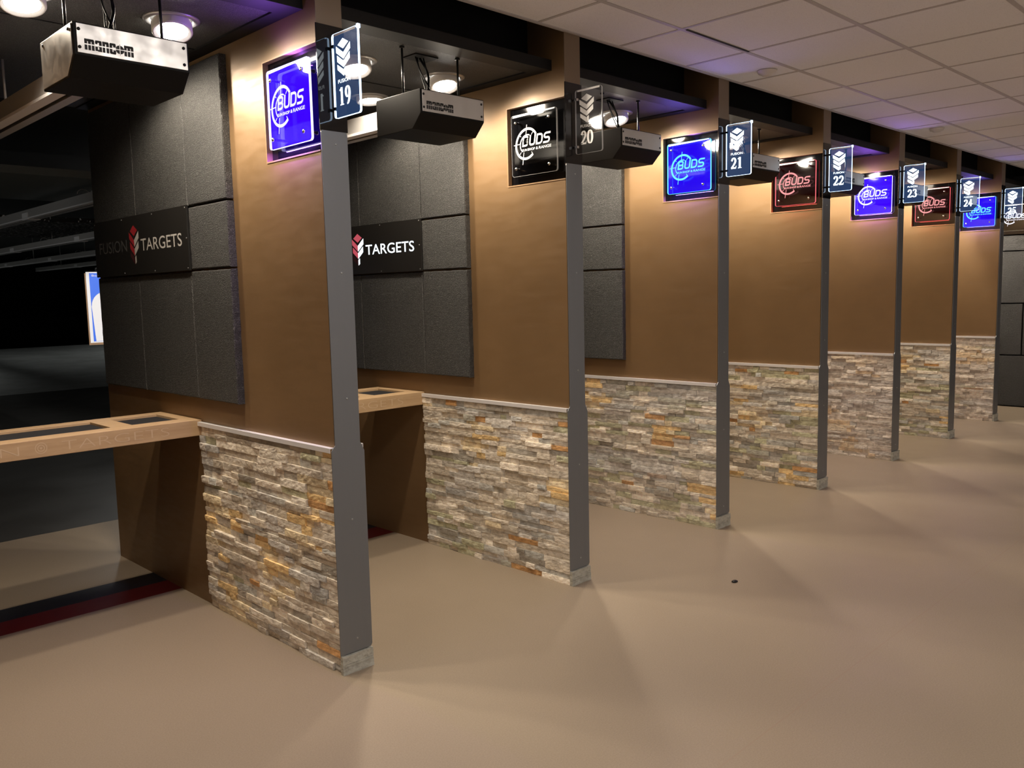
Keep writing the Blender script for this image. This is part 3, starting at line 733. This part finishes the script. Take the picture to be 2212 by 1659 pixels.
# ------------------------------------------------------------------ target carrier units
def mancom(mb, fr, u, v, w_, h):
    t = w_/29.0; bars = []
    def R_(x0, x1, y0, y1): poly2(mb, fr, [(u+x0*t, v+y0*h), (u+x1*t, v+y0*h), (u+x1*t, v+y1*h), (u+x0*t, v+y1*h)], 0.0006)
    gap = [(0, 0.46), (0.56, 1.0)]
    def seg(x0, x1, y0, y1):
        for a, b in gap:
            lo, hi = max(a, y0), min(b, y1)
            if hi > lo+0.01: R_(x0, x1, lo, hi)
    def mm(x):
        seg(x, x+1.6, 0, 1); seg(x+2.1, x+3.7, 0, 0.93); seg(x+4.2, x+5.8, 0, 0.93); seg(x+1.6, x+5.5, 0.78, 1.0)
    def nn(x): seg(x, x+1.6, 0, 1); seg(x+2.3, x+3.9, 0, 0.93); seg(x+1.6, x+3.6, 0.78, 1.0)
    def aa(x): seg(x+2.3, x+3.9, 0, 0.95); seg(x, x+1.5, 0.04, 0.44); seg(x+1.5, x+2.3, 0, 0.18); seg(x+0.2, x+3.6, 0.80, 1.0); seg(x, x+1.4, 0.66, 0.9); seg(x+1.5, x+2.3, 0.42, 0.46)
    def cc(x): seg(x, x+1.6, 0.06, 0.94); seg(x+0.3, x+3.6, 0, 0.20); seg(x+0.3, x+3.6, 0.8, 1); seg(x+2.2, x+3.8, 0.06, 0.38); seg(x+2.2, x+3.8, 0.64, 0.94)
    mm(0); aa(6.3); nn(10.6); cc(14.9)
    cx, cy, r = u+21.2*t, v+h*0.51, 2.35*t
    for q in range(4):
        a0 = 90*q; o = 0.22*t*(1); ox = o*(1 if q in (0, 3) else -1); oy = o*(1 if q < 2 else -1)
        poly2(mb, fr, [(cx+ox, cy+oy)]+[(cx+ox+r*math.cos(math.radians(a0+90*i/8)), cy+oy+r*math.sin(math.radians(a0+90*i/8))) for i in range(9)], 0.0006)
    R2 = lambda x0, x1, y0, y1: poly2(mb, fr, [(x0, y0), (x1, y0), (x1, y1), (x0, y1)], 0.0006)
    R2(cx-0.1*t, cx+0.1*t, cy-r*1.45, cy-r*1.1); R2(cx-0.1*t, cx+0.1*t, cy+r*1.1, cy+r*1.45)
    mm(24.0-0.2)
BX0, BX1, BY0, BY1, BZ0, BZ1 = 0.600, 0.994, 0.100, 0.435, 2.360, 2.530
def carrier():
    R = thing('target_carrier_unit', (0.797, 0.26, 2.36), 'x', 'target retriever', 'ceiling-hung target carrier housings')
    O = Vector((0.797, 0.26, 2.36))
    prof = [(BY0-O.y, BZ1-O.z), (BY0-O.y, 2.424-O.z), (BY0+0.063-O.y, 0.0), (BY1-O.y, 0.0), (BY1-O.y, BZ1-O.z)]
    m = MB().prism(prof, (Vector((BX0-O.x, 0, 0)), Y_, Z_, X_), BX1-BX0); obj('housing', m, BOXM, R, 0.002)
    p = MB().box(BX0+0.010-O.x, BX1-0.006-O.x, BY0-0.003-O.y, BY0-O.y, 2.431-O.z, BZ1-0.004-O.z); fp = obj('front_plate', p, PLATE, R, 0.001, label='silver front plate')
    fr = FY(0, BY0-0.003-O.y, 0); l = MB(); mancom(l, fr, 0.633-O.x, 2.443-O.z, 0.158, 0.036); obj('lettering', l, INK, fp)
    for x in (0.617, 0.975):
        for z in (2.449, 2.507): obj('screw', MB().lathe([(0.0055, 0), (0.0055, 0.002), (0.001, 0.003)], FY(x-O.x, BY0-0.003-O.y, z-O.z), 12), SCREW, fp)
    for x, y in ((0.632, 0.262), (0.965, 0.250)):
        obj('hanger_rod', MB().tube([(x-O.x, y-O.y, BZ1-O.z), (x-O.x, y-O.y, SC-O.z)], 0.0055, 10), SCREW, R)
        obj('rod_nut', MB().lathe([(0.001, -0.008), (0.013, -0.008), (0.013, 0), (0.001, 0)], (Vector((x-O.x, y-O.y, SC-O.z)), X_, Y_, Z_), 6), SCREW, R)
    bp = MB().box(0.745-O.x, 0.885-O.x, 0.30-O.y, 0.40-O.y, SC-0.006-O.z, SC-O.z); obj('cable_cover', bp, BLACKTRIM, R)
    for i, (dx, wob_) in enumerate(((0, 0.010), (0.018, -0.008), (0.034, 0.014), (0.050, -0.006))):
        pts = []
        for j in range(9):
            t = j/8; pts.append((0.775+dx*(1-t*0.6)+wob_*math.sin(t*PI*1.6)-O.x, 0.34-0.09*t+0.01*math.sin(t*5+i)-O.y, SC-0.006+(BZ1-SC+0.006)*t-O.z))
        obj('cable', MB().tube(pts, 0.0035 if i != 2 else 0.006, 8), BOXM, R)
    return R
c0 = carrier()
CL = {0: 'black carrier housing with silver front between numbers 19 and 20', 1: 'black carrier housing with silver front between numbers 20 and 21', 2: 'black carrier housing hanging beside number 21, partly behind its blade',
      3: 'black carrier housing beside number 22, mostly behind its blade', 4: 'small carrier housing seen through the number 23 blade', 5: 'small carrier housing seen through the number 24 blade'}
c0['label'] = CL[0]
for k in range(1, 6): copy_tree(c0, (0.797+k*W, 0.26, 2.36), CL[k])
cm = copy_tree(c0, (0.797-W, 0.26, 2.36), 'largest black carrier housing, with bright silver plates, at the top left corner')
p = MB(); prof = [(0.112-0.26, BZ1-2.36-0.004), (0.112-0.26, 2.426-2.36), (0.175-0.26, 0.006), (0.428-0.26, 0.006), (0.428-0.26, BZ1-2.36-0.004)]
p.prism(prof, (Vector((BX0-0.797-0.003, 0, 0)), Y_, Z_, X_), 0.003); sp = obj('side_plate', p, PLATE, cm, 0.001, label='silver side plate')
for y in (0.14, 0.40): obj('screw', MB().lathe([(0.0055, 0), (0.0055, 0.002), (0.001, 0.003)], FX(BX0-0.797-0.003, y-0.26, 2.512-2.36), 12), SCREW, sp)

# ------------------------------------------------------------------ target rails
def rail():
    R = thing('target_rail', (0.80, 0.40, 2.44), 'x', 'rail', 'target carrier rails')
    y = 0.04; ln = 3.05; i = 0
    z0, z1 = 0.0, 0.088
    while y < 20:
        m = MB(); ya, yb = y, y+ln-0.002
        m.box(-0.055, -0.051, ya, yb, z0, z1); m.box(0.051, 0.055, ya, yb, z0, z1); m.box(-0.051, 0.051, ya, yb, z1-0.004, z1)
        obj('rail_section', m, RAILM, R)
        m = MB().box(-0.055, -0.012, ya, yb, z0-0.003, z0); m.box(-0.062, -0.055, ya, yb, z0-0.003, z0+0.010); obj('rail_lip', m, ALU, R)
        obj('rail_lip', MB().box(0.012, 0.055, ya, yb, z0-0.003, z0), RAILM, R)
        if y > 1:
            s_ = MB().box(-0.060, 0.060, y-0.09, y+0.09, z0-0.008, z0-0.003); s_.box(-0.060, -0.055, y-0.09, y+0.09, z0+0.012, z0+0.06); obj('splice_plate', s_, ALU, R)
        h = MB(); yy = y+1.2; h.tube([(0, yy, z1), (0, yy, 3.15-2.44 if yy+0.4 > WEND+0.1 else SC-2.44)], 0.006, 8); h.box(-0.05, 0.05, yy-0.015, yy+0.015, z1, z1+0.01)
        h.tube([(-0.05+0.05*math.cos(t*PI/6)-0.0, yy+0.2, z1+0.04*math.sin(t*PI/6)) for t in range(7)], 0.003, 6)
        obj('rail_hanger', h, RAILM, R)
        y += ln; i += 1
    return R
r_0 = rail(); r_0['label'] = 'metal target rail running downrange from the carrier between numbers 19 and 20'
RL = {-1: 'bright metal target rail at the upper left, nearest the camera', 1: 'metal target rail second from the top, seen past the nearest partition', 2: 'metal target rail third from the top, seen past the nearest partition', 3: 'dim metal target rail fourth from the top, seen past the nearest partition', 4: 'faint lowest metal target rail seen past the nearest partition'}
for k, d in RL.items(): copy_tree(r_0, (0.80+k*W, 0.40, 2.44), d)

# ------------------------------------------------------------------ recessed adjustable downlights
LT = {}
def downlight_meshes(key, aim):
    a = aim.normalized(); u = a.orthogonal().normalized(); v_ = a.cross(u)
    ringm = MB().lathe([(0.112, 0.0), (0.112, -0.004), (0.100, -0.009), (0.086, -0.006), (0.082, 0.0)], (Vector((0, 0, 0)), X_, Y_, Z_), 40)
    C0 = Vector((0, 0, 0.012-(0.03 if key != 'C' else 0))); fr = (C0, u, v_, a)
    sh = MB().lathe([(0.080, -0.02 if key == 'C' else 0.0), (0.080, 0.035), (0.077, 0.040), (0.072, 0.040), (0.064, 0.031), (0.062, 0.031)], fr, 40)
    inner = MB().lathe([(0.064, 0.0305), (0.0005, 0.033)], fr, 32)
    return ringm.mesh('trim_ring', LAMPG), sh.mesh('eyeball_housing', LAMPW), inner.mesh('lens', LAMP_E)
AIMS = {'A': Vector((-0.10, -0.30, -1)), 'B': Vector((-0.05, -0.28, -1)), 'C': Vector((0.0, -0.12, -1))}
LTM = {q: downlight_meshes(q, AIMS[q]) for q in AIMS}
def lamp(k, q, x, y, label):
    R = thing('recessed_downlight', (k*W+x, y, SC), label, 'ceiling light', 'recessed stall downlights')
    for nm, me in zip(('trim_ring', 'eyeball_housing', 'lens'), LTM[q]): obj(nm, me, parent=R)
    a = AIMS[q].normalized()
    s = spot('lamp_light', (k*W+x+a.x*0.045, y+a.y*0.045, SC+(0.01 if q == 'C' else -0.02)+a.z*0.045), LAMP_W, (1.0, 0.86, 0.68), 168, 0.5, 0.05, a)
LN = {-1: 'in the stall left of number 19', 0: 'in the stall between numbers 19 and 20', 1: 'in the stall between numbers 20 and 21', 2: 'in the stall between numbers 21 and 22',
      3: 'in the stall between numbers 22 and 23', 4: 'in the stall between numbers 23 and 24', 5: 'in the stall between numbers 24 and 25', 6: 'in the last stall, beside the end wall'}
for k in range(-1, 7):
    lamp(k, 'A', 1.15, 0.57, 'round eyeball downlight, front right one '+LN[k]); lamp(k, 'B', 0.60, 0.60, 'round eyeball downlight, front left one '+LN[k]); lamp(k, 'C', 1.12, 1.20, 'round downlight farther back '+LN[k])

# ------------------------------------------------------------------ shooting benches
def bench():
    O = Vector((-0.674, 1.223, 0.0)); R = thing('shooting_bench', (O.x, O.y, 0.905), 'x', 'bench', 'wooden stall benches')
    z0, z1 = 0.0, 0.082; x0, x1 = -W+T-O.x+0.001, -0.001-O.x; y1 = 0.49
    m = MB().box(x0, x1, 0, 0.022, z0, z1); fb = obj('front_board', m, WOOD, R, 0.002)
    t = MB()
    cols = [(-0.615, -0.375), (-0.275, 0.262), (0.364, 0.604)]; ya, yb = (0.11, 0.12, 0.16), (0.39, 0.39, 0.32)
    xs = [x0]+[c for p_ in cols for c in p_]+[x1]
    # top frame: strips around three openings
    t.box(x0, x1, 0.022, 0.11, z1-0.02, z1); t.box(x0, x1, 0.40, y1, z1-0.02, z1)
    t.box(x0, cols[0][0], 0.11, 0.40, z1-0.02, z1); t.box(cols[0][1], cols[1][0], 0.11, 0.40, z1-0.02, z1); t.box(cols[1][1], cols[2][0], 0.11, 0.40, z1-0.02, z1); t.box(cols[2][1], x1, 0.11, 0.40, z1-0.02, z1)
    obj('top_frame', t, WOOD, R, 0.0015)
    l = MB()
    for a, b in cols:
        l.box(a-0.012, b+0.012, 0.098, 0.11, z1-0.03, z1+0.003)
    obj('front_board_bottom', MB().box(x0, x1, 0.022, y1, z0+0.02, z0+0.032), WOOD, R)
    for i, (a, b) in enumerate(cols):
        obj('rubber_tray', MB().box(a, b, 0.11, 0.40, z1-0.024, z1-0.012), MATT, R, label='dark rubber inlay')
    e = MB(); fr = FY(-O.x-0.0, -0.0006, 0)
    def fx(X): return X
    text(e, fr, 'TARGETS', -0.672, 0.020, 0.042, 0.50, 0, 0, -0.022); obj('routed_word', e, ENGR, fb); e = MB()
    text(e, fr, 'FUSION', -1.270, 0.020, 0.042, 0.42, 0, 0, -0.022)
    obj('routed_word', e, ENGR, fb); e = MB()
    for r_ in (0.024, 0.014): stroke(e, fr, arc(-0.760, 0.042, r_, r_, 0, 345, 24), 0.0035, 0, None, True)
    poly2(e, fr, arc(-0.760, 0.042, 0.005, 0.005, 0, 345, 12))
    obj('routed_bullseye', e, ENGR, fb)
    return R
b0 = bench(); b0['label'] = 'light wood bench shelf with routed lettering, at the left edge of the photo'
BLb = {1: 'light wood bench shelf between the first and second partitions'}
for k in (1,): copy_tree(b0, (-0.674+k*W, 1.223, 0.905), BLb[k])

# ------------------------------------------------------------------ paper target in the first full stall
TG = thing('paper_target', (0.80, 4.36, 1.27), 'blue and white paper target on brown card hanging behind the nearest partition', 'target')
w2 = 0.26; hh = 0.575
obj('backing_card', MB().box(-w2-0.01, w2+0.01, 0.0, 0.006, -0.018, hh-0.01), CARD, TG)
frp = (Vector((0, -0.003, 0)), X_, Z_, -Y_)
obj('paper_sheet', MB().box(-w2, w2, -0.003, 0.0, 0, hh), PAPER, TG)
pb = MB(); poly2(pb, frp, [(-w2+0.025, 0.01), (w2-0.025, 0.01), (w2-0.025, hh-0.01), (-w2+0.025, hh-0.01)], 0.0005); obj('blue_print', pb, PBLUE, TG)
sil = [(-0.215, 0.012), (-0.232, 0.30)]+arc(-0.10, 0.30, 0.13, 0.12, 180, 90, 8)+[(-0.085, 0.43), (-0.09, 0.47), (-0.06, 0.53), (0, 0.55), (0.06, 0.53), (0.09, 0.47), (0.085, 0.43)]+arc(0.10, 0.30, 0.13, 0.12, 90, 0, 8)+[(0.232, 0.30), (0.215, 0.012), (0.10, 0.012), (0.085, 0.14), (-0.085, 0.14), (-0.10, 0.012)]
sb = MB(); O, U, V, Nn = frp
n = len(sil)
poly2(sb, frp, sil, 0.001); obj('silhouette', sb, PAPER, TG)
tx = MB(); text(tx, frp, 'Body', -w2+0.045, hh-0.042, 0.02, 0.075, 0.0012); obj('heading', tx, PAPER, TG)
hg = MB(); hg.tube([(-0.18, 0.003, hh-0.02), (-0.18, 0.003, hh+0.03), (0.0, 0.003, hh+0.06), (0.18, 0.003, hh+0.03), (0.18, 0.003, hh-0.02)], 0.006, 8); hg.tube([(0, 0.003, hh+0.055), (0, 0.003, 2.452-1.27)], 0.012, 8)
obj('hanger_arm', hg, SCREW, TG)
spot('target_fill_spot', (0.797, 0.47, 2.40), 560, (1.0, 0.97, 0.95), 16, 0.5, 0.02, Vector((0, 3.9, -0.95)))  # unseen spot added to brighten the paper target

# ------------------------------------------------------------------ ceiling detectors, floor speck
def detector(x, y, label):
    o = obj('smoke_detector', MB().lathe([(0.0005, -0.030), (0.030, -0.030), (0.034, -0.022), (0.052, -0.018), (0.060, 0.0)], (Vector((0, 0, 0)), X_, Y_, Z_), 32), PLAST)
    o.location = (x, y, HC-0.003); single(o, label, 'smoke detector', 'ceiling discs')
detector(3.037, -0.286, 'white round ceiling disc on the tiles, the nearer one'); detector(6.01, -0.267, 'white round ceiling disc on the tiles, the farther one')
rd = random.Random(3); m = MB()
m.lathe([(0.0005, 0.0), (0.014, 0.0), (0.016, 0.004), (0.009, 0.009), (0.0005, 0.010)], (Vector((0, 0, 0)), X_*1.4, Y_, Z_), 9)
o = obj('debris_crumb', m, SCREW); o.location = (2.097, -0.632, 0.0); single(o, 'small dark crumb of debris lying on the open beige floor', 'debris')
